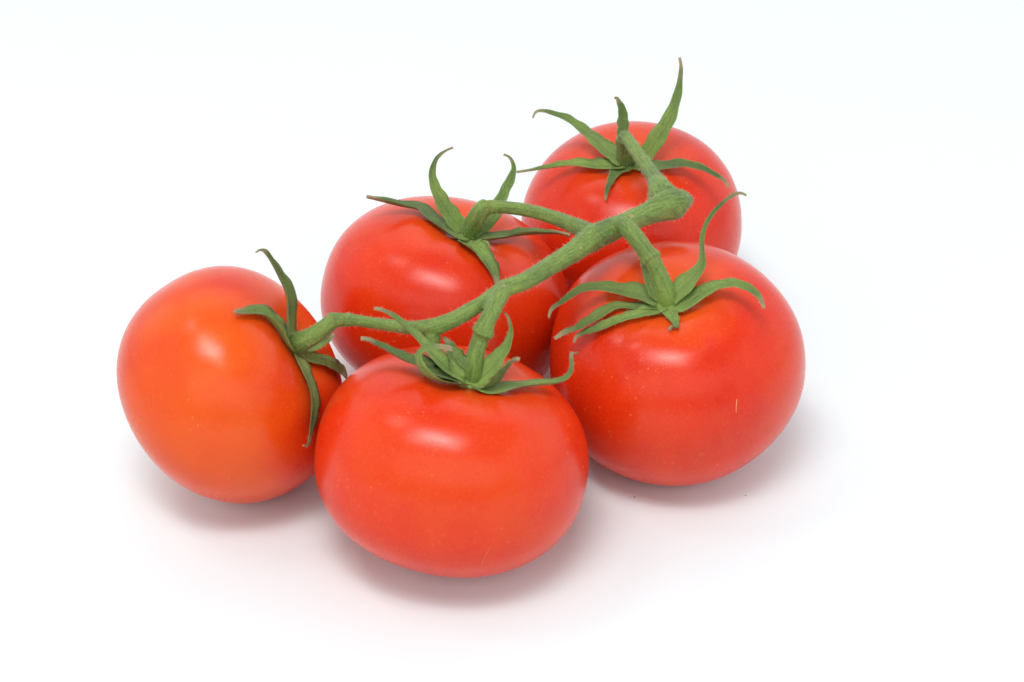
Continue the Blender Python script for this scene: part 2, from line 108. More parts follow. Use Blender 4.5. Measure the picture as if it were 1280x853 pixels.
  (112, [(-10.7, -49.16, 50.47, 2.27), (-11.18, -49.0, 50.77, 2.43), (-11.66, -48.85, 51.04, 2.61), (-12.12, -48.64, 51.34, 2.76), (-12.52, -48.36, 51.71, 2.83), (-12.87, -47.99, 52.16, 2.85), (-13.2, -47.56, 52.63, 2.86), (-13.51, -47.1, 53.12, 2.85), (-13.81, -46.61, 53.61, 2.82), (-14.09, -46.12, 54.09, 2.77), (-14.37, -45.64, 54.54, 2.68), (-14.64, -45.17, 54.97, 2.53), (-14.87, -44.71, 55.39, 2.32), (-15.09, -44.26, 55.81, 2.07), (-15.32, -43.83, 56.21, 1.82), (-15.56, -43.42, 56.61, 1.59), (-15.83, -43.04, 56.99, 1.37), (-16.11, -42.69, 57.35, 1.14), (-16.4, -42.37, 57.7, 0.92), (-16.69, -42.07, 58.03, 0.72), (-17.0, -41.82, 58.31, 0.54), (-17.32, -41.58, 58.59, 0.36)]),
  (140, [(-11.86, -49.71, 51.53, 2.39), (-13.05, -49.57, 52.29, 2.61), (-14.25, -49.4, 53.04, 2.85), (-15.41, -49.18, 53.8, 3.02), (-16.51, -48.87, 54.6, 2.99), (-17.57, -48.47, 55.43, 2.77), (-18.6, -47.99, 56.27, 2.49), (-19.6, -47.45, 57.09, 2.25), (-20.56, -46.86, 57.94, 2.06), (-21.51, -46.24, 58.79, 1.89), (-22.47, -45.6, 59.64, 1.73), (-23.48, -44.98, 60.49, 1.57), (-24.5, -44.37, 61.37, 1.43), (-25.55, -43.81, 62.25, 1.29), (-26.61, -43.31, 63.12, 1.16), (-27.72, -42.91, 63.96, 1.04), (-28.86, -42.59, 64.8, 0.92), (-29.99, -42.37, 65.62, 0.81), (-31.05, -42.29, 66.38, 0.7), (-32.02, -42.4, 66.97, 0.6), (-32.97, -42.65, 67.45, 0.51), (-33.91, -43.03, 67.79, 0.45)]),
  (168, [(-12.18, -50.93, 51.69, 3.16), (-13.41, -51.05, 52.23, 3.41), (-14.65, -51.17, 52.74, 3.68), (-15.89, -51.24, 53.27, 3.88), (-17.13, -51.24, 53.83, 3.94), (-18.4, -51.17, 54.44, 3.89), (-19.67, -51.06, 55.06, 3.76), (-20.93, -50.93, 55.68, 3.56), (-22.18, -50.83, 56.25, 3.33), (-23.4, -50.77, 56.74, 2.99), (-24.61, -50.73, 57.18, 2.56), (-25.81, -50.63, 57.63, 2.15), (-27.01, -50.43, 58.15, 1.85), (-28.21, -50.12, 58.72, 1.62), (-29.4, -49.75, 59.32, 1.44), (-30.58, -49.37, 59.9, 1.28), (-31.75, -49.03, 60.44, 1.14), (-32.9, -48.74, 61.0, 1.03), (-34.03, -48.54, 61.57, 0.96), (-35.12, -48.47, 62.12, 0.89), (-36.1, -48.6, 62.48, 0.81), (-37.0, -48.88, 62.71, 0.73)]),
  (212, [(-11.86, -50.24, 50.54, 3.17), (-13.12, -50.96, 51.17, 3.45), (-14.37, -51.71, 51.8, 3.74), (-15.63, -52.44, 52.53, 3.93), (-16.95, -53.17, 53.35, 4.0), (-18.31, -53.91, 54.23, 4.01), (-19.61, -54.61, 55.21, 3.9), (-20.73, -55.23, 56.32, 3.62), (-21.66, -55.66, 57.64, 2.97), (-22.39, -55.95, 59.05, 2.18), (-22.94, -56.11, 60.42, 1.62), (-23.25, -56.07, 61.79, 1.34), (-23.24, -55.86, 63.0, 1.18), (-22.8, -55.52, 63.96, 0.97), (-21.97, -55.06, 64.62, 0.96), (-20.9, -54.62, 64.81, 1.05), (-19.63, -54.14, 64.7, 1.07), (-18.35, -53.59, 64.4, 1.07), (-17.24, -52.98, 64.01, 1.05), (-16.25, -52.39, 63.47, 1.0), (-15.32, -51.86, 62.79, 0.9), (-14.44, -51.37, 62.01, 0.78)]),
 ),
}
SCRATCHES = {   # mm, on the skin
 4: [(57.42, -38.94, 38.01), (57.38, -39.2, 36.94), (57.3, -39.52, 35.67), (57.36, -39.79, 34.35)],
 5: [(-5.42, -81.53, 23.73), (-6.2, -81.54, 22.25), (-7.0, -81.28, 20.03), (-7.41, -80.79, 18.12)],
}
STEMS = {   # mm: x, y, z, radius
 'main': [(47.62, 16.82, 61.5, 2.94), (47.17, 17.05, 61.76, 3.49), (46.68, 17.26, 62.02, 3.93), (46.12, 17.45, 62.28, 4.19), (45.49, 17.56, 62.54, 4.37), (44.8, 17.5, 62.77, 4.45), (44.05, 17.24, 62.97, 4.45), (43.25, 16.82, 63.15, 4.39), (42.43, 16.29, 63.31, 4.28), (41.61, 15.66, 63.45, 4.15), (40.8, 14.94, 63.58, 4.0), (40.0, 14.14, 63.7, 3.8), (39.2, 13.29, 63.8, 3.59), (38.41, 12.42, 63.9, 3.38), (37.63, 11.59, 64.01, 3.22), (36.85, 10.79, 64.12, 3.1), (36.09, 10.01, 64.24, 3.01), (35.31, 9.24, 64.35, 2.94), (34.52, 8.44, 64.46, 2.9), (33.7, 7.6, 64.56, 2.88), (32.87, 6.72, 64.66, 2.87), (32.01, 5.83, 64.76, 2.88), (31.16, 4.94, 64.84, 2.9), (30.31, 4.08, 64.92, 2.93), (29.48, 3.27, 64.98, 2.96), (28.66, 2.53, 65.01, 3.0), (27.85, 1.86, 65.03, 3.06), (27.05, 1.23, 65.02, 3.13), (26.26, 0.61, 65.01, 3.19), (25.49, -0.0, 65.01, 3.25), (24.73, -0.62, 65.0, 3.29), (23.98, -1.25, 65.0, 3.33), (23.25, -1.88, 65.0, 3.36), (22.54, -2.54, 65.0, 3.37), (21.83, -3.25, 65.0, 3.36), (21.14, -4.0, 65.0, 3.31), (20.46, -4.8, 65.0, 3.24), (19.78, -5.63, 65.0, 3.15), (19.12, -6.48, 65.0, 3.07), (18.49, -7.34, 64.99, 2.99), (17.88, -8.21, 64.99, 2.91), (17.27, -9.11, 64.98, 2.83), (16.62, -10.04, 64.99, 2.76), (15.9, -11.02, 65.01, 2.7), (15.12, -12.05, 65.05, 2.65), (14.3, -13.11, 65.11, 2.6), (13.45, -14.19, 65.17, 2.56), (12.59, -15.28, 65.24, 2.52), (11.73, -16.38, 65.31, 2.49), (10.87, -17.46, 65.38, 2.46), (10.03, -18.54, 65.45, 2.43), (9.21, -19.6, 65.52, 2.4), (8.41, -20.68, 65.6, 2.37), (7.61, -21.75, 65.68, 2.35), (6.83, -22.82, 65.76, 2.33), (6.06, -23.86, 65.84, 2.32), (5.29, -24.85, 65.91, 2.3), (4.52, -25.76, 65.96, 2.29), (3.76, -26.57, 66.01, 2.27), (3.0, -27.27, 66.04, 2.26), (2.24, -27.88, 66.05, 2.24), (1.48, -28.41, 66.05, 2.23), (0.75, -28.9, 66.03, 2.22), (0.04, -29.34, 65.98, 2.22), (-0.63, -29.73, 65.89, 2.22), (-1.28, -30.07, 65.77, 2.23), (-1.92, -30.44, 65.64, 2.23), (-2.57, -30.9, 65.52, 2.21), (-3.25, -31.49, 65.43, 2.17), (-3.95, -32.18, 65.35, 2.12), (-4.65, -32.92, 65.28, 2.05), (-5.36, -33.68, 65.2, 1.99), (-6.08, -34.42, 65.12, 1.94), (-6.8, -35.13, 65.02, 1.9), (-7.53, -35.81, 64.91, 1.89), (-8.26, -36.47, 64.79, 1.89), (-9.01, -37.12, 64.65, 1.9), (-9.75, -37.73, 64.51, 1.92), (-10.49, -38.31, 64.35, 1.95), (-11.23, -38.84, 64.17, 1.97), (-11.96, -39.3, 63.97, 1.99), (-12.68, -39.68, 63.75, 2.0), (-13.39, -39.99, 63.49, 2.02), (-14.1, -40.24, 63.22, 2.04), (-14.82, -40.43, 62.93, 2.06), (-15.53, -40.57, 62.64, 2.07), (-16.25, -40.67, 62.34, 2.1), (-16.97, -40.72, 62.03, 2.13), (-17.69, -40.71, 61.72, 2.17), (-18.43, -40.66, 61.41, 2.19), (-19.17, -40.57, 61.13, 2.2), (-19.93, -40.43, 60.88, 2.16), (-20.71, -40.26, 60.67, 2.1), (-21.5, -40.05, 60.48, 2.01), (-22.3, -39.8, 60.29, 1.91), (-23.08, -39.52, 60.11, 1.83), (-23.85, -39.21, 59.91, 1.77), (-24.59, -38.87, 59.71, 1.73), (-25.34, -38.48, 59.5, 1.7), (-26.11, -38.04, 59.28, 1.68), (-26.95, -37.51, 59.02, 1.66), (-27.85, -36.91, 58.75, 1.63), (-28.81, -36.24, 58.45, 1.6), (-29.79, -35.54, 58.13, 1.58), (-30.8, -34.82, 57.81, 1.55), (-31.82, -34.08, 57.49, 1.52), (-32.84, -33.35, 57.17, 1.5), (-33.84, -32.64, 56.87, 1.48), (-34.82, -31.95, 56.58, 1.47), (-35.78, -31.28, 56.31, 1.46), (-36.72, -30.64, 56.05, 1.46), (-37.64, -30.01, 55.82, 1.46), (-38.55, -29.41, 55.59, 1.47), (-39.44, -28.84, 55.36, 1.49), (-40.31, -28.3, 55.14, 1.51), (-41.16, -27.82, 54.91, 1.55), (-41.96, -27.41, 54.68, 1.61), (-42.74, -27.06, 54.45, 1.68), (-43.51, -26.74, 54.23, 1.77), (-44.27, -26.42, 54.0, 1.84)],
 'p1': [(-44.27, -26.42, 54.0, 1.84), (-44.65, -26.5, 54.02, 1.9), (-45.02, -26.6, 54.04, 1.97), (-45.39, -26.71, 54.02, 2.02), (-45.75, -26.85, 53.95, 2.05), (-46.09, -27.04, 53.82, 2.06), (-46.43, -27.25, 53.66, 2.06), (-46.77, -27.47, 53.47, 2.05), (-47.11, -27.68, 53.25, 2.04), (-47.47, -27.86, 53.01, 2.05), (-47.84, -28.01, 52.75, 2.06), (-48.22, -28.14, 52.48, 2.09), (-48.61, -28.26, 52.18, 2.12), (-49.01, -28.36, 51.88, 2.15), (-49.41, -28.44, 51.58, 2.18), (-49.82, -28.51, 51.28, 2.22), (-50.25, -28.57, 50.98, 2.26), (-50.68, -28.62, 50.71, 2.3), (-51.13, -28.67, 50.45, 2.34), (-51.58, -28.7, 50.19, 2.38), (-52.04, -28.7, 49.92, 2.43), (-52.51, -28.68, 49.63, 2.47), (-52.97, -28.6, 49.31, 2.52), (-53.43, -28.47, 48.94, 2.57), (-53.89, -28.26, 48.52, 2.62), (-54.35, -27.98, 48.06, 2.67), (-54.81, -27.66, 47.55, 2.73), (-55.28, -27.31, 47.04, 2.78), (-55.74, -26.95, 46.52, 2.84), (-56.2, -26.61, 46.0, 2.89)],
 'p3': [(33.93, 64.67, 49.5, 3.06), (33.81, 64.42, 50.3, 3.0), (33.69, 64.16, 51.1, 2.93), (33.57, 63.91, 51.9, 2.87), (33.45, 63.65, 52.7, 2.8), (33.33, 63.39, 53.5, 2.73), (33.2, 63.13, 54.31, 2.67), (33.07, 62.86, 55.12, 2.61), (32.94, 62.58, 55.93, 2.56), (32.81, 62.31, 56.74, 2.5), (32.7, 62.05, 57.53, 2.44), (32.61, 61.82, 58.31, 2.35), (32.56, 61.66, 59.07, 2.23), (32.55, 61.53, 59.79, 2.04), (32.61, 61.3, 60.42, 1.86), (32.73, 60.79, 60.88, 1.74), (32.93, 59.98, 61.17, 1.71), (33.18, 58.94, 61.33, 1.72), (33.46, 57.75, 61.41, 1.76), (33.76, 56.5, 61.44, 1.8), (34.07, 55.26, 61.48, 1.83), (34.37, 54.04, 61.54, 1.84), (34.68, 52.85, 61.62, 1.84), (34.98, 51.66, 61.69, 1.83), (35.29, 50.47, 61.76, 1.82), (35.6, 49.27, 61.84, 1.81), (35.91, 48.07, 61.91, 1.81), (36.21, 46.85, 61.98, 1.81), (36.51, 45.63, 62.04, 1.82), (36.81, 44.39, 62.11, 1.84), (37.1, 43.14, 62.17, 1.86), (37.4, 41.89, 62.24, 1.89), (37.68, 40.64, 62.3, 1.91), (37.97, 39.4, 62.37, 1.95), (38.24, 38.18, 62.44, 1.98), (38.52, 36.99, 62.51, 2.02), (38.78, 35.84, 62.58, 2.05), (39.05, 34.72, 62.66, 2.08), (39.3, 33.61, 62.74, 2.12), (39.54, 32.49, 62.83, 2.17), (39.75, 31.35, 62.94, 2.26), (39.94, 30.14, 63.07, 2.38), (40.11, 28.87, 63.23, 2.57), (40.25, 27.56, 63.41, 2.8), (40.37, 26.27, 63.57, 3.04), (40.5, 25.06, 63.71, 3.27), (40.63, 23.96, 63.78, 3.46), (40.77, 22.99, 63.8, 3.64), (40.91, 22.13, 63.76, 3.81), (41.07, 21.36, 63.69, 3.94), (41.26, 20.66, 63.59, 4.04), (41.47, 20.06, 63.47, 4.06), (41.71, 19.53, 63.32, 4.02), (41.97, 19.04, 63.16, 3.97), (42.23, 18.57, 63.0, 3.92)],
 'p2': [(-11.74, 21.78, 50.5, 3.1), (-11.54, 21.45, 51.36, 3.02), (-11.34, 21.11, 52.23, 2.94), (-11.14, 20.77, 53.09, 2.87), (-10.92, 20.42, 53.94, 2.8), (-10.69, 20.04, 54.8, 2.73), (-10.43, 19.63, 55.65, 2.67), (-10.15, 19.22, 56.48, 2.61), (-9.88, 18.85, 57.28, 2.56), (-9.62, 18.6, 58.0, 2.51), (-9.37, 18.48, 58.65, 2.48), (-9.13, 18.47, 59.21, 2.45), (-8.87, 18.52, 59.71, 2.42), (-8.6, 18.62, 60.13, 2.38), (-8.28, 18.74, 60.47, 2.33), (-7.92, 18.88, 60.71, 2.26), (-7.49, 19.0, 60.86, 2.16), (-7.02, 19.11, 60.94, 2.04), (-6.51, 19.19, 60.99, 1.94), (-5.97, 19.22, 61.03, 1.88), (-5.42, 19.23, 61.08, 1.84), (-4.85, 19.2, 61.12, 1.82), (-4.27, 19.13, 61.17, 1.81), (-3.69, 19.03, 61.22, 1.79), (-3.1, 18.91, 61.27, 1.78), (-2.51, 18.75, 61.32, 1.76), (-1.9, 18.55, 61.38, 1.75), (-1.25, 18.29, 61.46, 1.74), (-0.56, 17.96, 61.55, 1.74), (0.17, 17.6, 61.65, 1.74), (0.92, 17.21, 61.75, 1.74), (1.68, 16.8, 61.87, 1.75), (2.46, 16.37, 61.98, 1.75), (3.24, 15.91, 62.1, 1.76), (4.01, 15.43, 62.22, 1.76), (4.78, 14.93, 62.34, 1.77), (5.55, 14.41, 62.45, 1.78), (6.3, 13.85, 62.57, 1.79), (7.05, 13.27, 62.68, 1.8), (7.8, 12.67, 62.79, 1.81), (8.55, 12.04, 62.89, 1.83), (9.29, 11.39, 63.0, 1.84), (10.02, 10.72, 63.11, 1.86), (10.74, 10.04, 63.22, 1.87), (11.46, 9.35, 63.34, 1.89), (12.16, 8.65, 63.46, 1.92), (12.84, 7.94, 63.58, 1.95), (13.51, 7.19, 63.71, 1.98), (14.16, 6.43, 63.85, 2.01), (14.8, 5.64, 63.99, 2.05), (15.43, 4.85, 64.13, 2.09), (16.05, 4.07, 64.27, 2.14), (16.66, 3.31, 64.39, 2.18), (17.26, 2.57, 64.51, 2.24), (17.85, 1.85, 64.61, 2.29), (18.42, 1.16, 64.7, 2.36), (18.99, 0.48, 64.78, 2.43), (19.54, -0.19, 64.85, 2.5), (20.09, -0.86, 64.92, 2.57), (20.65, -1.53, 65.0, 2.63)],
 'p4': [(26.95, -0.79, 67.0, 1.58), (27.41, -0.83, 67.14, 1.69), (27.88, -0.88, 67.28, 1.8), (28.34, -1.02, 67.39, 1.91), (28.78, -1.31, 67.48, 1.99), (29.22, -1.77, 67.54, 2.07), (29.64, -2.36, 67.58, 2.13), (30.05, -3.03, 67.61, 2.19), (30.45, -3.73, 67.6, 2.24), (30.84, -4.42, 67.55, 2.28), (31.22, -5.08, 67.45, 2.3), (31.59, -5.71, 67.31, 2.31), (31.95, -6.34, 67.14, 2.31), (32.31, -6.95, 66.93, 2.29), (32.65, -7.56, 66.71, 2.28), (32.99, -8.15, 66.49, 2.26), (33.31, -8.72, 66.26, 2.24), (33.63, -9.27, 66.04, 2.24), (33.92, -9.79, 65.83, 2.23), (34.18, -10.26, 65.62, 2.22), (34.44, -10.69, 65.4, 2.23), (34.68, -11.06, 65.17, 2.25), (34.94, -11.33, 64.9, 2.3), (35.21, -11.49, 64.61, 2.46), (35.47, -11.61, 64.29, 2.63), (35.72, -11.77, 64.0, 2.7), (35.95, -12.03, 63.73, 2.62), (36.16, -12.33, 63.47, 2.47), (36.38, -12.64, 63.18, 2.33), (36.61, -12.89, 62.81, 2.27), (36.85, -13.09, 62.38, 2.26), (37.09, -13.26, 61.91, 2.27), (37.34, -13.42, 61.42, 2.3), (37.59, -13.58, 60.91, 2.33), (37.83, -13.76, 60.4, 2.36), (38.07, -13.96, 59.89, 2.4), (38.31, -14.2, 59.39, 2.43), (38.55, -14.46, 58.89, 2.45), (38.79, -14.73, 58.38, 2.48), (39.02, -15.0, 57.87, 2.52), (39.24, -15.25, 57.34, 2.56), (39.45, -15.47, 56.8, 2.61), (39.65, -15.64, 56.22, 2.68), (39.82, -15.75, 55.62, 2.75), (39.97, -15.8, 54.97, 2.85), (40.1, -15.8, 54.3, 2.96), (40.22, -15.76, 53.61, 3.08), (40.33, -15.71, 52.9, 3.21), (40.44, -15.67, 52.2, 3.33), (40.55, -15.63, 51.5, 3.45)],
 'p5': [(-1.61, -29.39, 66.0, 2.22), (-1.94, -30.4, 66.02, 2.24), (-2.28, -31.41, 66.04, 2.27), (-2.61, -32.41, 66.06, 2.29), (-2.93, -33.4, 66.06, 2.32), (-3.24, -34.35, 66.04, 2.33), (-3.53, -35.26, 65.99, 2.34), (-3.8, -36.11, 65.9, 2.34), (-4.05, -36.92, 65.76, 2.32), (-4.28, -37.69, 65.6, 2.3), (-4.5, -38.42, 65.42, 2.27), (-4.73, -39.11, 65.21, 2.25), (-4.97, -39.76, 64.99, 2.23), (-5.22, -40.37, 64.75, 2.21), (-5.48, -40.94, 64.5, 2.2), (-5.74, -41.47, 64.23, 2.18), (-5.99, -41.95, 63.93, 2.18), (-6.22, -42.36, 63.61, 2.21), (-6.43, -42.69, 63.26, 2.28), (-6.61, -42.92, 62.86, 2.44), (-6.78, -43.05, 62.42, 2.6), (-6.94, -43.1, 61.93, 2.67), (-7.11, -43.07, 61.39, 2.58), (-7.28, -43.02, 60.83, 2.42), (-7.46, -43.03, 60.27, 2.27), (-7.64, -43.16, 59.74, 2.21), (-7.84, -43.4, 59.25, 2.17), (-8.04, -43.7, 58.77, 2.16), (-8.24, -44.04, 58.3, 2.15), (-8.44, -44.38, 57.82, 2.16), (-8.61, -44.72, 57.32, 2.17), (-8.77, -45.03, 56.8, 2.19), (-8.91, -45.33, 56.26, 2.21), (-9.04, -45.63, 55.7, 2.25), (-9.16, -45.93, 55.14, 2.29), (-9.27, -46.2, 54.56, 2.33), (-9.38, -46.45, 53.96, 2.38), (-9.47, -46.67, 53.35, 2.44), (-9.56, -46.84, 52.71, 2.51), (-9.64, -46.97, 52.04, 2.59), (-9.72, -47.06, 51.35, 2.69), (-9.78, -47.12, 50.64, 2.79), (-9.84, -47.17, 49.93, 2.89), (-9.9, -47.22, 49.21, 2.99), (-9.97, -47.27, 48.5, 3.09)],
 'stub': [(-19.31, -39.8, 61.0, 2.09), (-19.42, -40.21, 60.52, 2.04), (-19.52, -40.62, 60.04, 1.99), (-19.61, -41.02, 59.56, 1.94), (-19.67, -41.4, 59.07, 1.9), (-19.71, -41.77, 58.57, 1.86), (-19.72, -42.12, 58.06, 1.83), (-19.71, -42.44, 57.55, 1.8), (-19.71, -42.73, 57.03, 1.79), (-19.7, -42.98, 56.52, 1.81), (-19.71, -43.2, 56.01, 1.85), (-19.71, -43.4, 55.5, 1.89)],
}


# ------------------------------------------------------------------ node helpers
def new_mat(name):
    m = bpy.data.materials.new(name)
    m.use_nodes = True
    nt = m.node_tree
    for n in list(nt.nodes):
        nt.nodes.remove(n)
    out = nt.nodes.new('ShaderNodeOutputMaterial')
    p = nt.nodes.new('ShaderNodeBsdfPrincipled')
    nt.links.new(p.outputs[0], out.inputs[0])
    return m, nt, p


class NT:
    def __init__(s, nt):
        s.nt = nt

    def node(s, typ, ins=None, **kw):
        n = s.nt.nodes.new(typ)
        for k, v in kw.items():
            setattr(n, k, v)
        for k, v in (ins or {}).items():
            if hasattr(v, 'links'):
                s.nt.links.new(v, n.inputs[k])
            else:
                n.inputs[k].default_value = v
        return n

    def noise(s, vec, scale, detail=2.0, rough=0.5, dist=0.0):
        return s.node('ShaderNodeTexNoise', {'Vector': vec, 'Scale': scale, 'Detail': detail,
                                             'Roughness': rough, 'Distortion': dist}).outputs['Fac']

    def ramp(s, fac, a, b, lo=0.0, hi=1.0):
        return s.node('ShaderNodeMapRange', {'Value': fac, 'From Min': a, 'From Max': b,
                                             'To Min': lo, 'To Max': hi}).outputs[0]

    def mix(s, fac, a, b, blend='MIX'):
        n = s.nt.nodes.new('ShaderNodeMix')
        n.data_type = 'RGBA'
        n.blend_type = blend
        for sock, v in ((n.inputs[0], fac), (n.inputs[6], a), (n.inputs[7], b)):
            if hasattr(v, 'links'):
                s.nt.links.new(v, sock)
            else:
                sock.default_value = v if not isinstance(v, tuple) else (*v, 1)
        return n.outputs[2]

    def math(s, op, a, b=0.0):
        return s.node('ShaderNodeMath', {0: a, 1: b}, operation=op).outputs[0]

    def bump(s, h, strength, dist, normal=None):
        ins = {'Height': h, 'Strength': strength, 'Distance': dist}
        if normal is not None:
            ins['Normal'] = normal
        return s.node('ShaderNodeBump', ins).outputs[0]


def skin_material(name, red, deep, orange, amount, offset, side=None, shoulder=0.5):
    """ripe tomato skin: two reds with orange mottling, pale lenticels, orange shoulder round the stem"""
    m, nt, p = new_mat(name)
    N = NT(nt)
    tc = N.node('ShaderNodeTexCoord').outputs['Object']
    mp = N.node('ShaderNodeMapping', {'Vector': tc, 'Location': offset}).outputs[0]
    n1 = N.noise(mp, 26, 2.5, 0.5, 0.6)
    n2 = N.noise(mp, 60, 3, 0.55)
    c = N.mix(N.ramp(n2, 0.35, 0.7), red, deep)
    f = N.math('MULTIPLY', N.ramp(n1, 0.40, 0.68), amount)
    c = N.mix(f, c, orange)
    # meridional streaks: noise stretched along the stem axis
    st = N.node('ShaderNodeMapping', {'Vector': tc, 'Scale': (1, 1, 0.12)}).outputs[0]
    ns = N.noise(st, 170, 2, 0.5)
    c = N.mix(N.ramp(ns, 0.45, 0.75, 0.0, 0.22), c, orange)
    if side is not None:
        sx = N.node('ShaderNodeVectorMath', {0: tc, 1: side[0]}, operation='DOT_PRODUCT').outputs['Value']
        n3 = N.math('ADD', sx, N.math('MULTIPLY', N.math('SUBTRACT', n1, 0.5), 0.060))
        c = N.mix(N.ramp(n3, side[1], side[2], 0.0, side[4]), c, side[3])
    # shoulder round the stem
    sep = N.node('ShaderNodeSeparateXYZ', {0: tc})
    r2 = N.math('SQRT', N.math('ADD', N.math('POWER', sep.outputs[0], 2.0), N.math('POWER', sep.outputs[1], 2.0)))
    up = N.ramp(sep.outputs[2], 0.0, 0.012)
    sh = N.math('MULTIPLY', N.ramp(N.math('ADD', r2, N.math('MULTIPLY', n2, 0.012)), 0.028, 0.010), up)
    c = N.mix(N.math('MULTIPLY', sh, shoulder), c, (0.84, 0.115, 0.010))
    # lenticels
    vo = N.node('ShaderNodeTexVoronoi', {'Vector': tc, 'Scale': 520.0, 'Randomness': 1.0})
    dots = N.ramp(vo.outputs['Distance'], 0.20, 0.07)
    sel = N.ramp(N.node('ShaderNodeSeparateColor', {0: vo.outputs['Color']}).outputs[0], 0.55, 0.75)
    patch = N.ramp(N.noise(mp, 45, 2), 0.42, 0.62)
    dots = N.math('MULTIPLY', N.math('MULTIPLY', dots, sel), patch)
    c = N.mix(N.math('MULTIPLY', dots, 0.36), c, (0.95, 0.36, 0.12))
    vo2 = N.node('ShaderNodeTexVoronoi', {'Vector': tc, 'Scale': 1250.0, 'Randomness': 1.0})
    d2 = N.math('MULTIPLY', N.ramp(vo2.outputs['Distance'], 0.26, 0.10),
                N.ramp(N.node('ShaderNodeSeparateColor', {0: vo2.outputs['Color']}).outputs[1], 0.5, 0.8))
    c = N.mix(N.math('MULTIPLY', d2, N.ramp(N.noise(mp, 38, 3), 0.42, 0.60, 0.04, 0.34)), c, (0.90, 0.27, 0.07))
    fine = N.noise(tc, 1500, 2, 0.6)
    c = N.mix(N.ramp(fine, 0.3, 0.75, 0.0, 0.10), c, (0.95, 0.22, 0.06))
    nt.links.new(c, p.inputs['Base Color'])
    p.inputs['Subsurface Weight'].default_value = 0.18
    p.inputs['Subsurface Radius'].default_value = (1.0, 0.22, 0.08)
    p.inputs['Subsurface Scale'].default_value = 0.004
    nt.links.new(N.ramp(N.noise(mp, 90, 3), 0.3, 0.7, 0.22, 0.29), p.inputs['Roughness'])
    p.inputs['IOR'].default_value = 1.38
    b1 = N.bump(N.noise(tc, 60, 2), 0.12, 0.0015)
    b2 = N.bump(N.noise(tc, 950, 3, 0.6), 0.16, 0.00012, b1)
    nt.links.new(b2, p.inputs['Normal'])
    return m


def green_material(name, base, dark, light, dry, blade):
    """hairy tomato green; fibres run along the stem (attribute 'fibre') or along the blade (attributes 'along', 'side')"""
    m, nt, p = new_mat(name)
    N = NT(nt)
    tc = N.node('ShaderNodeTexCoord').outputs['Object']
    al = N.node('ShaderNodeAttribute', attribute_name='along').outputs['Fac']
    if blade:
        sd = N.node('ShaderNodeAttribute', attribute_name='side').outputs['Fac']
        ac = N.math('ABSOLUTE', sd)
        fv = N.node('ShaderNodeCombineXYZ', {0: N.math('MULTIPLY', sd, 5.0), 1: N.math('MULTIPLY', al, 3.0), 2: 0.0}).outputs[0]
        fv = N.node('ShaderNodeVectorMath', {0: fv, 1: N.node('ShaderNodeVectorMath', {0: tc, 1: (25, 25, 25)}, operation='MULTIPLY').outputs[0]},
                    operation='ADD').outputs[0]
    else:
        fv = N.node('ShaderNodeAttribute', attribute_name='fibre').outputs['Vector']
    fib = N.noise(fv, 2.6, 3, 0.6)
    c = N.mix(N.ramp(N.noise(tc, 260, 3, 0.6), 0.42, 0.68, 0.0, 0.55), base, dark)
    c = N.mix(N.ramp(fib, 0.40, 0.66, 0.0, 0.6), c, light)
    c = N.mix(N.ramp(fib, 0.46, 0.30, 0.0, 0.55), c, dark)
    c = N.mix(N.ramp(N.noise(tc, 1500, 3, 0.75), 0.50, 0.68, 0.0, 0.65), c, dark)
    vo = N.node('ShaderNodeTexVoronoi', {'Vector': tc, 'Scale': 1500.0})
    c = N.mix(N.ramp(vo.outputs['Distance'], 0.32, 0.15, 0.0, 0.28), c, (0.42, 0.50, 0.22))
    big = N.noise(tc, 55, 2, 0.5)
    c = N.mix(N.ramp(big, 0.52, 0.68, 0.0, 0.45), c, (light[0] * 0.95, light[1] * 0.86, light[2] * 0.7))
    c = N.mix(N.ramp(big, 0.46, 0.34, 0.0, 0.50), c, dark)
    rnd = N.node('ShaderNodeObjectInfo').outputs['Random']
    if blade:
        c = N.mix(N.ramp(rnd, 0.40, 1.0, 0.0, 0.62), c, dark)
        c = N.mix(N.ramp(rnd, 0.40, 0.0, 0.0, 0.30), c, light)
        c = N.mix(N.ramp(al, 0.30, 0.02, 0.0, 0.45), c, light)
        c = N.mix(N.ramp(ac, 0.10, 0.02, 0.0, 0.35), c, dark)
        c = N.mix(N.ramp(ac, 0.80, 0.97, 0.0, 0.55), c, light)
        gl = N.math('ADD', al, N.math('MULTIPLY', N.math('SUBTRACT', N.noise(tc, 300, 2), 0.5), 0.30))
        c = N.mix(N.ramp(gl, 0.50, 0.90, 0.0, 0.55), c, dark)
        c = N.mix(N.ramp(gl, 0.80, 0.97, 0.0, 0.95), c, dry)
    else:
        c = N.mix(N.ramp(al, 0.0, 1.0, 0.0, 0.85), c, dry)
        nick = N.ramp(N.noise(tc, 340, 1), 0.73, 0.76)
        c = N.mix(N.math('MULTIPLY', nick, 0.7), c, (0.42, 0.34, 0.15))
    nt.links.new(c, p.inputs['Base Color'])
    p.inputs['Roughness'].default_value = 0.50
    p.inputs['Specular IOR Level'].default_value = 0.35
    p.inputs['Subsurface Weight'].default_value = 0.08
    p.inputs['Subsurface Radius'].default_value = (0.4, 1.0, 0.2)
    p.inputs['Subsurface Scale'].default_value = 0.001
    p.inputs['Sheen Weight'].default_value = 0.10
    p.inputs['Sheen Roughness'].default_value = 0.4
    b = N.bump(fib, 0.42, 0.0008)
    b = N.bump(N.noise(tc, 520, 3, 0.6), 0.35, 0.0005, b)
    b = N.bump(N.noise(tc, 2400, 3, 0.7), 0.42, 0.00035, b)
    nt.links.new(b, p.inputs['Normal'])
    return m


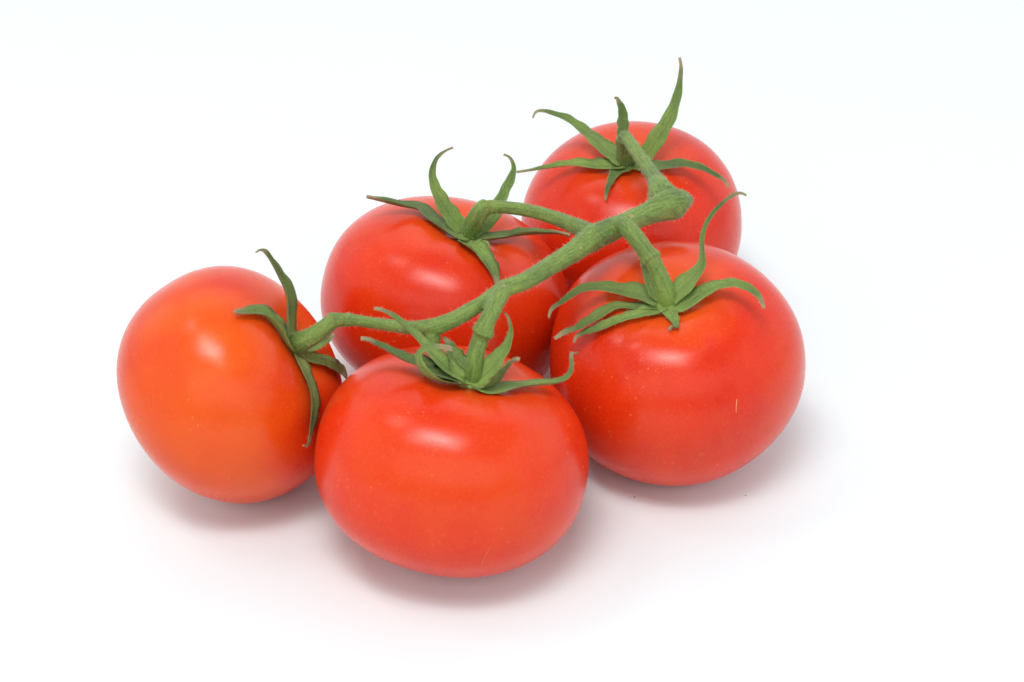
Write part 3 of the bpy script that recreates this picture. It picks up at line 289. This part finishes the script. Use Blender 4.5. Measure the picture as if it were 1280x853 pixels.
def plain_material(name, color, rough, noise_amt=0.0, scale=100.0):
    m, nt, p = new_mat(name)
    N = NT(nt)
    tc = N.node('ShaderNodeTexCoord').outputs['Object']
    c = N.mix(N.ramp(N.noise(tc, scale, 3), 0.3, 0.7, 0.0, noise_amt), color, tuple(x * 0.8 for x in color))
    nt.links.new(c, p.inputs['Base Color'])
    p.inputs['Roughness'].default_value = rough
    return m


RED = (0.70, 0.021, 0.001)
DEEP = (0.62, 0.013, 0.001)
ORANGE = (0.72, 0.060, 0.003)
SKIN = {
    1: skin_material('orange_red_skin', (0.69, 0.028, 0.002), (0.62, 0.016, 0.002), (0.76, 0.080, 0.002), 0.75, (3, 1, 0),
                     side=((-0.55, -0.80, -0.2), 0.002, 0.036, (0.81, 0.125, 0.003), 0.72)),
    2: skin_material('red_skin_behind', RED, DEEP, ORANGE, 0.35, (0, 5, 2)),
    3: skin_material('deep_red_skin', (0.65, 0.017, 0.003), DEEP, (0.80, 0.05, 0.004), 0.25, (7, 0, 1)),
    4: skin_material('red_skin_right', RED, DEEP, ORANGE, 0.30, (1, 9, 4), shoulder=0.8),
    5: skin_material('bright_red_skin', (0.71, 0.025, 0.001), (0.65, 0.015, 0.001), (0.74, 0.062, 0.002), 0.6, (2, 2, 8)),
}
GREEN = green_material('vine_green', (0.158, 0.245, 0.044), (0.066, 0.110, 0.028), (0.270, 0.390, 0.070), (0.26, 0.17, 0.07), False)
SEPAL_GREEN = green_material('sepal_green', (0.160, 0.250, 0.050), (0.058, 0.094, 0.032), (0.290, 0.420, 0.085), (0.38, 0.29, 0.16), True)
HAIR = plain_material('pale_hair', (0.62, 0.66, 0.45), 0.5)
SCAR = plain_material('pale_scar', (0.85, 0.36, 0.13), 0.5)
FAINT_SCAR = plain_material('faint_scar', (0.84, 0.16, 0.05), 0.4)
PAPER = plain_material('white_paper', (0.778, 0.84, 0.858), 0.7, 0.02, 14.0)
CRUMB = plain_material('dark_crumb', (0.20, 0.13, 0.09), 0.8, 0.5, 3000)


# ------------------------------------------------------------------ mesh helpers
def mesh_object(name, verts, faces, mat, parent=None, matrix=None, smooth=True, attrs=None, link=True):
    me = bpy.data.meshes.new(name)
    me.from_pydata([tuple(map(float, v)) for v in verts], [], [tuple(int(i) for i in f) for f in faces])
    me.materials.append(mat)
    if smooth:
        me.polygons.foreach_set('use_smooth', [True] * len(me.polygons))
    for k, v in (attrs or {}).items():
        v = np.asarray(v, dtype=np.float32)
        a = me.attributes.new(k, 'FLOAT' if v.ndim == 1 else 'FLOAT_VECTOR', 'POINT')
        a.data.foreach_set('value' if v.ndim == 1 else 'vector', v.ravel())
    me.update()
    o = bpy.data.objects.new(name, me)
    if link:
        COL.objects.link(o)
    if parent is not None:
        o.parent = parent
    if matrix is not None:
        o.matrix_local = matrix
    return o


def empty(name, loc):
    o = bpy.data.objects.new(name, None)
    o.empty_display_size = 0.02
    o.location = loc
    COL.objects.link(o)
    return o


def grid_faces(nu, nv, wrap_v=True):
    f = []
    for i in range(nu - 1):
        for j in range(nv if wrap_v else nv - 1):
            k = (j + 1) % nv
            f.append((i * nv + j, i * nv + k, (i + 1) * nv + k, (i + 1) * nv + j))
    return f


# ------------------------------------------------------------------ fruit
def surf(phi, az, c, lob, grooves, skew, n=2.3, dim=.11, dw=.30):
    s = np.sin(phi)
    co = np.cos(phi)
    rho = np.abs(s) ** (2 / n)
    z = c * np.sign(co) * np.abs(co) ** (2 / n)
    z = np.where(co < 0, z * .96, z)
    g = np.clip(rho, 0, 1)
    m = np.zeros_like(rho)
    for k, a, p in lob:
        m = m + a * np.cos(k * az + p) * g
    z = z - dim * np.exp(-(rho / dw) ** 2) * (co > 0) + .03 * np.exp(-(rho / .35) ** 2) * (co < 0)
    dep = np.zeros_like(rho)
    for ga, gd, gw, ge in grooves:
        da = (az - np.radians(ga) + np.pi) % (2 * np.pi) - np.pi
        dep = dep + gd * np.exp(-(da / np.radians(gw)) ** 2) * np.exp(-((rho - .38) / ge) ** 2) * (co > 0)
    sc_ = 1 - dep
    r = rho * (1 + m)
    k = np.clip(co, 0, 1) ** 2
    return np.stack([r * np.cos(az) * sc_ + skew[0] * k, r * np.sin(az) * sc_ + skew[1] * k, z * sc_], -1)


def frame(tx, ty):
    a = np.array([np.sin(tx), -np.sin(ty), 0.])
    a[2] = np.sqrt(max(1e-3, 1 - a[0] ** 2 - a[1] ** 2))
    x = np.array([1., 0, 0])
    x -= a * (x @ a)
    x /= np.linalg.norm(x)
    return np.stack([x, np.cross(a, x), a], 1)


def sepal_mesh(pts, axis, rad, seed, thick=0.00034):
    """lanceolate blade along a 3D midrib: V-folded section with real thickness, wavy margin, curled tip"""
    r = np.random.default_rng(seed)
    P = np.array([p[:3] for p in pts]) / 1000.0
    hw = np.array([p[3] for p in pts]) / 1000.0
    # resample finer
    n = 44
    d = np.r_[0, np.cumsum(np.linalg.norm(np.diff(P, axis=0), axis=1))]
    t = np.linspace(0, d[-1], n)
    P = np.stack([np.interp(t, d, P[:, i]) for i in range(3)], 1)
    for _ in range(3):
        Q = P.copy()
        Q[1:-1] = .25 * P[:-2] + .5 * P[1:-1] + .25 * P[2:]
        P = Q
    hw = np.interp(t, d, hw)
    u = t / d[-1]
    T = np.gradient(P, axis=0)
    T /= np.linalg.norm(T, axis=1, keepdims=True)
    v = np.cross(axis, rad)
    fold = 0.34 + 0.55 * u + 0.10 * r.normal()
    ph1, ph2, fr = r.uniform(0, 6.28), r.uniform(0, 6.28), r.uniform(9, 14)
    us = np.array([-1, -.62, -.22, 0, .22, .62, 1])
    verts, al, ac = [], [], []
    for i in range(n):
        v = v - T[i] * (v @ T[i])
        v /= np.linalg.norm(v)
        nn = np.cross(T[i], v)
        if i == 0 and nn @ axis < 0:
            sgn = -1
        elif i == 0:
            sgn = 1
        nn = nn * sgn
        wl = hw[i] * (1 + .07 * math.sin(fr * u[i] * 3 + ph1) + .04 * math.sin(31 * u[i] + ph2))
        wr = hw[i] * (1 + .07 * math.sin(fr * u[i] * 3 + ph2) + .04 * math.sin(27 * u[i] + ph1))
        th = thick * (1 - .45 * u[i])
        th = min(th, hw[i] * .9)
        ring = []
        for s_ in us:
            w = wl if s_ < 0 else wr
            h = fold[i] * abs(s_) ** 1.3 * w * .8 + .10 * hw[i] * math.sin(fr * u[i] + (ph1 if s_ < 0 else ph2)) * s_ * s_
            ring.append(P[i] + v * s_ * w + nn * (h + th * .5))
            ac.append(s_)
        for s_ in us[::-1]:
            w = wl if s_ < 0 else wr
            h = fold[i] * abs(s_) ** 1.3 * w * .8 + .10 * hw[i] * math.sin(fr * u[i] + (ph1 if s_ < 0 else ph2)) * s_ * s_
            tt = th * (1.0 - .75 * abs(s_) ** 2) + th * .9 * math.exp(-(s_ / .2) ** 2)
            ring.append(P[i] + v * s_ * w * .97 + nn * (h + th * .5 - tt))
            ac.append(s_)
        verts += ring
        al += [u[i]] * 14
    faces = grid_faces(n, 14)
    faces.append(tuple(range(13, -1, -1)))
    faces.append(tuple((n - 1) * 14 + k for k in range(14)))
    return np.array(verts), faces, al, ac


def hair_mesh(points, normals, lengths, width, r):
    verts, faces = [], []
    for p, nrm, L in zip(points, normals, lengths):
        dirn = nrm + r.normal(size=3) * .35
        dirn /= np.linalg.norm(dirn)
        a = np.cross(dirn, [0.3, 0.5, 0.8])
        a /= np.linalg.norm(a)
        b = np.cross(dirn, a)
        bend = r.normal(size=3) * L * .12
        k = len(verts)
        for q in range(3):
            an = q * 2.094
            verts.append(p - dirn * 0.0001 + (a * math.cos(an) + b * math.sin(an)) * width)
        for q in range(3):
            an = q * 2.094
            verts.append(p + dirn * L * .55 + bend + (a * math.cos(an) + b * math.sin(an)) * width * .6)
        verts.append(p + dirn * L)
        for q in range(3):
            w = (q + 1) % 3
            faces += [(k + q, k + w, k + 3 + w, k + 3 + q), (k + 3 + q, k + 3 + w, k + 6)]
    return verts, faces


LABELS = {
    1: 'orange-red tomato lying tipped over at the left end of the vine, stem side facing right',
    2: 'red tomato behind the front one, between the leftmost orange-red tomato and the rearmost tomato',
    3: 'rearmost red tomato, under the thick cut end of the vine, with sepals standing above it',
    4: 'rightmost red tomato, with a short thin pale vertical scratch on its front skin',
    5: 'bright red front tomato, nearest the viewer, its sepals curling up round the stem',
}

for k, spec in FRUIT.items():
    x, y, R, c, tx, ty, sx, sy = spec['p']
    M = frame(tx, ty)
    nu, nv = 110, 180
    # denser rows near the stem end
    phi = np.pi * np.linspace(0, 1, nu) ** 1.15
    ph, az = np.meshgrid(phi[1:-1], np.linspace(0, 2 * np.pi, nv, endpoint=False), indexing='ij')
    L = surf(ph, az, c, spec['lobes'], spec['grooves'], (sx, sy)) * R
    poles = surf(np.array([0.0, np.pi]), np.array([0.0, 0.0]), c, spec['lobes'], spec['grooves'], (sx, sy)) * R
    rings = nu - 2
    V = np.vstack([L.reshape(-1, 3), poles])
    zmin = (V @ M.T)[:, 2].min()
    F_ = [(f[0], f[3], f[2], f[1]) for f in grid_faces(rings, nv)]
    F_ += [(rings * nv, j, (j + 1) % nv) for j in range(nv)]
    F_ += [(rings * nv + 1, (rings - 1) * nv + (j + 1) % nv, (rings - 1) * nv + j) for j in range(nv)]
    root = empty('tomato', (x, y, 0))
    root['label'] = LABELS[k]
    root['category'] = 'tomato'
    root['group'] = 'tomatoes ripening on one vine'
    mat4 = Matrix.Translation((0, 0, -zmin)) @ Matrix(M.tolist()).to_4x4()
    fruit = mesh_object('fruit', V, F_, SKIN[k], root, mat4)
    spec['matrix'] = mat4
    me = fruit.data
    # calyx hub following the floor of the dimple
    base = np.array([x, y, 0.0])
    top = poles[0] @ M.T + np.array([0, 0, -zmin])
    azs = [a for a, _ in SEPALS[k]]
    hv, hf, n1, n2 = [], [], 9, 48
    for i in range(n1):
        for j in range(n2):
            a = 2 * np.pi * j / n2
            star = max(math.exp(-((((a - math.radians(s_)) + math.pi) % (2 * math.pi) - math.pi) / .32) ** 2) for s_ in azs)
            rr = (0.0030 + .0016 * star) * i / (n1 - 1)
            rho = min(rr / R, .99)
            pz = surf(np.array([math.asin(rho ** 1.15)]), np.array([a]), c, spec['lobes'], spec['grooves'], (sx, sy))[0]
            q = pz * R
            q[2] += .0011 * (1 - (i / (n1 - 1)) ** 2) + (.0003 if i < n1 - 1 else -.0004)
            hv.append(q)
    hf = grid_faces(n1, n2)
    hV = np.array(hv) @ M.T + np.array([0, 0, -zmin])
    calyx = mesh_object('calyx', hV, hf, SEPAL_GREEN, root, attrs={'along': [0.05] * len(hV), 'side': [0.5] * len(hV)})
    hp, hn, hl = [], [], []
    for si, (a_deg, pts) in enumerate(SEPALS[k]):
        rad = M @ np.array([math.cos(math.radians(a_deg)), math.sin(math.radians(a_deg)), 0])
        sv, sf, al, ac = sepal_mesh(pts, M[:, 2], rad, k * 20 + si)
        sv = sv - base
        mesh_object('sepal', sv, sf, SEPAL_GREEN, calyx, attrs={'along': al, 'side': ac})
        for _ in range(70):
            i = rng.integers(3, 42)
            j = rng.choice([0, 6, 7, 13, 10, 2, 4])
            p = sv[i * 14 + j]
            ctr = sv[i * 14:(i + 1) * 14].mean(0)
            d_ = p - ctr + rng.normal(size=3) * 1e-4
            d_ /= np.linalg.norm(d_)
            hp.append(p); hn.append(d_); hl.append(rng.uniform(.0003, .0009))
    v_, f_ = hair_mesh(hp, hn, hl, .000017, rng)
    h = mesh_object('calyx_hair', v_, f_, HAIR, calyx, smooth=False)
    h['kind'] = 'stuff'

# ------------------------------------------------------------------ scratches in the skin
for k, line in SCRATCHES.items():
    root = [o for o in bpy.data.objects if o.get('label') == LABELS[k]][0]
    fruit = [o for o in root.children if o.name.startswith('fruit')][0]
    base = np.array(root.location)
    P = np.array(line) / 1000 - base
    ctr = np.array([0, 0, FRUIT[k]['p'][2] * .8])
    V = []
    for i, p in enumerate(P):
        nrm = (p - ctr) / np.linalg.norm(p - ctr)
        tg = P[min(i + 1, 3)] - P[max(i - 1, 0)]
        sd = np.cross(nrm, tg)
        sd /= np.linalg.norm(sd)
        w = (.00005, .00014, .00012, .00005)[i] * (1.0 if k == 4 else .7)
        V += [p - sd * w - nrm * .0002, p - sd * w * .6 + nrm * .00012, p + sd * w * .6 + nrm * .00012, p + sd * w - nrm * .0002]
    inv = FRUIT[k]['matrix'].inverted()
    V = [tuple(inv @ Vector(v)) for v in V]
    mesh_object('scratch', V, grid_faces(4, 4), SCAR if k == 4 else FAINT_SCAR, fruit)

# ------------------------------------------------------------------ the vine
def tube(pts, nseg=28, cap=True, seed=0):
    r = np.random.default_rng(seed)
    P = np.array([p[:3] for p in pts]) / 1000
    R_ = np.array([p[3] for p in pts]) / 1000
    T = np.gradient(P, axis=0)
    T /= np.linalg.norm(T, axis=1, keepdims=True)
    v = np.cross(T[0], [0.1, 0.2, 1.0])
    ph = r.uniform(0, 6.28, 3)
    V = []
    n = len(P)
    d = np.r_[0, np.cumsum(np.linalg.norm(np.diff(P, axis=0), axis=1))]
    for i in range(n):
        v = v - T[i] * (v @ T[i])
        v /= np.linalg.norm(v)
        b = np.cross(T[i], v)
        for j in range(nseg):
            a = 2 * math.pi * j / nseg
            w = 1 + .035 * math.sin(5 * a + ph[0] + d[i] * 60) + .03 * math.sin(2 * a + ph[1]) + .02 * math.sin(3 * a + d[i] * 900 + ph[2])
            V.append(P[i] + (v * math.cos(a) + b * math.sin(a)) * R_[i] * w)
    Fs = grid_faces(n, nseg)
    k = len(V)
    V.append(P[0]); V.append(P[-1])
    Fs += [(k, (j + 1) % nseg, j) for j in range(nseg)]
    Fs += [(k + 1, (n - 1) * nseg + j, (n - 1) * nseg + (j + 1) % nseg) for j in range(nseg)]
    return V, Fs


allV, allF = [], []
for i, (nm, pts) in enumerate(STEMS.items()):
    v_, f_ = tube(pts, seed=i + 3)
    o_ = len(allV)
    allV += v_
    allF += [tuple(a + o_ for a in f) for f in f_]
tmp = mesh_object('vine_blank', allV, allF, GREEN)
rm = tmp.modifiers.new('r', 'REMESH')
rm.mode = 'VOXEL'
rm.voxel_size = 0.00027
dg = bpy.context.evaluated_depsgraph_get()
ev = tmp.evaluated_get(dg)
me = ev.to_mesh()
nvx = len(me.vertices)
co = np.empty(nvx * 3); me.vertices.foreach_get('co', co); co = co.reshape(-1, 3)
E_ = np.empty(len(me.edges) * 2, dtype=np.int64); me.edges.foreach_get('vertices', E_); E_ = E_.reshape(-1, 2)
polys = [tuple(p.vertices) for p in me.polygons]
ev.to_mesh_clear()
bpy.data.objects.remove(tmp)
deg = np.bincount(E_.ravel(), minlength=nvx)[:, None]


def lap(co, lam):
    s = np.zeros_like(co)
    np.add.at(s, E_[:, 0], co[E_[:, 1]])
    np.add.at(s, E_[:, 1], co[E_[:, 0]])
    return co + lam * (s / deg - co)


for _ in range(7):
    co = lap(co, .6)
    co = lap(co, -.50)
for _ in range(3):
    co = lap(co, .5)
# which branch each vertex belongs to, and where along / around it the vertex lies
names = list(STEMS)
dist, fibres, arcs, radial = [], [], [], []
for nm in names:
    A = np.array([p[:3] for p in STEMS[nm]]) / 1000
    Rr = np.array([p[3] for p in STEMS[nm]]) / 1000
    t = np.linspace(0, len(A) - 1, len(A) * 4)
    A2 = np.stack([np.interp(t, range(len(A)), A[:, i]) for i in range(3)], 1)
    R2 = np.interp(t, range(len(A)), Rr)
    T2 = np.gradient(A2, axis=0)
    T2 /= np.linalg.norm(T2, axis=1, keepdims=True)
    s2 = np.r_[0, np.cumsum(np.linalg.norm(np.diff(A2, axis=0), axis=1))]
    v = np.cross(T2[0], [0.1, 0.2, 1.0])
    VV = []
    for tt in T2:
        v = v - tt * (v @ tt)
        v /= np.linalg.norm(v)
        VV.append(v.copy())
    VV = np.array(VV)
    BB = np.cross(T2, VV)
    best = np.full(nvx, 9.0)
    idx = np.zeros(nvx, dtype=int)
    for q_, (a_, r_) in enumerate(zip(A2, R2)):
        d_ = np.linalg.norm(co - a_, axis=1) - r_
        m_ = d_ < best
        best[m_] = d_[m_]
        idx[m_] = q_
    dist.append(best - (0.0007 if nm == 'main' else 0))
    rel = co - A2[idx]
    ax_ = (rel * T2[idx]).sum(1)
    rad_ = rel - T2[idx] * ax_[:, None]
    rad_ /= np.linalg.norm(rad_, axis=1, keepdims=True) + 1e-9
    arcs.append(s2[idx] + ax_)
    radial.append(rad_)
    fibres.append(np.stack([(rad_ * VV[idx]).sum(1) * 2.6, (rad_ * BB[idx]).sum(1) * 2.6, (s2[idx] + ax_) * 90 + len(dist) * 7], 1))
own = np.argmin(np.array(dist), axis=0)
pick = np.arange(nvx)
fibre = np.array(fibres)[own, pick]
arc = np.array(arcs)[own, pick]
radv = np.array(radial)[own, pick]
# dry brown scars: the cut end of the vine and the abscission rings (a raised lip with a groove beside it)
scar = np.zeros(nvx)
endp = np.array(STEMS['main'][0][:3]); end2 = np.array(STEMS['main'][3][:3])
dirn = (endp - end2) / np.linalg.norm(endp - end2)
pr = (co * 1000 - endp) @ dirn
scar = np.maximum(scar, .8 * np.clip((pr + .35) / .5, 0, 1) * (np.linalg.norm(co * 1000 - endp, axis=1) < 6))
for nm, frac, hgt in (('p4', .56, .00030), ('p5', .50, .00024), ('p2', .30, .00030), ('p3', .24, .00030), ('main', .975, .00025), ('p1', .12, .00025), ('main', .30, .00018)):
    bi = names.index(nm)
    A = np.array([p[:3] for p in STEMS[nm]]) / 1000
    s_all = np.r_[0, np.cumsum(np.linalg.norm(np.diff(A, axis=0), axis=1))]
    s0 = np.interp(frac * (len(A) - 1), range(len(A)), s_all)
    wob = .00025 * np.sin(2 * np.arctan2(fibre[:, 1], fibre[:, 0]) + bi)
    ds = arc - s0 + wob
    on = (own == bi)
    co = co + radv * (on * hgt * (np.exp(-(ds / .0011) ** 2) * .7 + np.exp(-((ds + .0003) / .00042) ** 2) * .6
                                  - np.exp(-((ds - .00045) / .00030) ** 2) * .9))[:, None]
    scar = np.maximum(scar, on * np.exp(-((ds - .00045) / .00030) ** 2) * min(1.0, hgt / .0006))
co = lap(co, .3)
full = bpy.data.meshes.new('vine_full')
full.from_pydata(co.tolist(), [], polys)
full.update()
vn = np.empty(nvx * 3); full.vertex_normals.foreach_get('vector', vn); vn = vn.reshape(-1, 3)
bpy.data.meshes.remove(full)
vine = empty('tomato_vine', tuple(np.array(STEMS['main'][60][:3]) / 1000))
vine['label'] = 'branching hairy green vine stem lying over and joining all five tomatoes'
vine['category'] = 'vine stem'
off = np.array(vine.location)
PART = {'main': 'main_stem', 'p1': 'pedicel', 'p2': 'pedicel', 'p3': 'pedicel', 'p4': 'pedicel', 'p5': 'pedicel', 'stub': 'stem_stub'}
fo = np.array([np.bincount(own[list(f)], minlength=len(names)).argmax() for f in polys])
for bi, nm in enumerate(names):
    fs = [polys[i] for i in np.nonzero(fo == bi)[0]]
    if not fs:
        continue
    ids = np.unique(np.concatenate([np.array(f) for f in fs]))
    mp = {int(v): i for i, v in enumerate(ids)}
    o = mesh_object(PART[nm], co[ids] - off, [tuple(mp[v] for v in f) for f in fs], GREEN, vine, attrs={'along': scar[ids], 'fibre': fibre[ids]})
    o.data.normals_split_custom_set_from_vertices(vn[ids].tolist())
ids = rng.choice(nvx, 5000, replace=False)
v_, f_ = hair_mesh(co[ids] - off, vn[ids], rng.uniform(.0003, .0011, len(ids)), .000020, rng)
h = mesh_object('fine_hair', v_, f_, HAIR, vine, smooth=False)
h['kind'] = 'stuff'

# ------------------------------------------------------------------ white seamless backdrop
prof = [(-1.6, 0.0), (0.55, 0.0)]
for i in range(1, 15):
    a = math.pi / 2 * i / 14
    prof.append((0.55 + 0.45 * math.sin(a), 0.45 * (1 - math.cos(a))))
prof.append((1.0, 1.6))
V = []
for yy, zz in prof:
    for xx in (-1.7, -0.6, 0.6, 1.7):
        V.append((xx, yy, zz))
b = mesh_object('backdrop_paper', V, grid_faces(len(prof), 4, False), PAPER)
b['kind'] = 'structure'
b['label'] = 'white seamless paper under and behind the tomatoes'

# ------------------------------------------------------------------ two specks of debris on the paper
for (px_, py_, s_, lab) in ((0.03292, -0.03089, .00017, 'tiny dark crumb on the white paper close below the rightmost tomato'),
                            (0.06289, -0.03019, .00014, 'tiny dark crumb on the white paper to the lower right of the rightmost tomato')):
    V, nU, nV = [], 7, 9
    for i in range(nU):
        for j in range(nV):
            a, b_ = math.pi * i / (nU - 1), 2 * math.pi * j / nV
            q = 1 + .25 * math.sin(3 * b_ + i)
            V.append((s_ * q * math.sin(a) * math.cos(b_) * 1.5, s_ * q * math.sin(a) * math.sin(b_), s_ * .7 + s_ * .7 * math.cos(a)))
    o = mesh_object('crumb', V, [(f[0], f[3], f[2], f[1]) for f in grid_faces(nU, nV)], CRUMB)
    o.location = (px_, py_, 0)
    o['label'] = lab
    o['category'] = 'crumb'
    o['group'] = 'specks of debris on the paper'
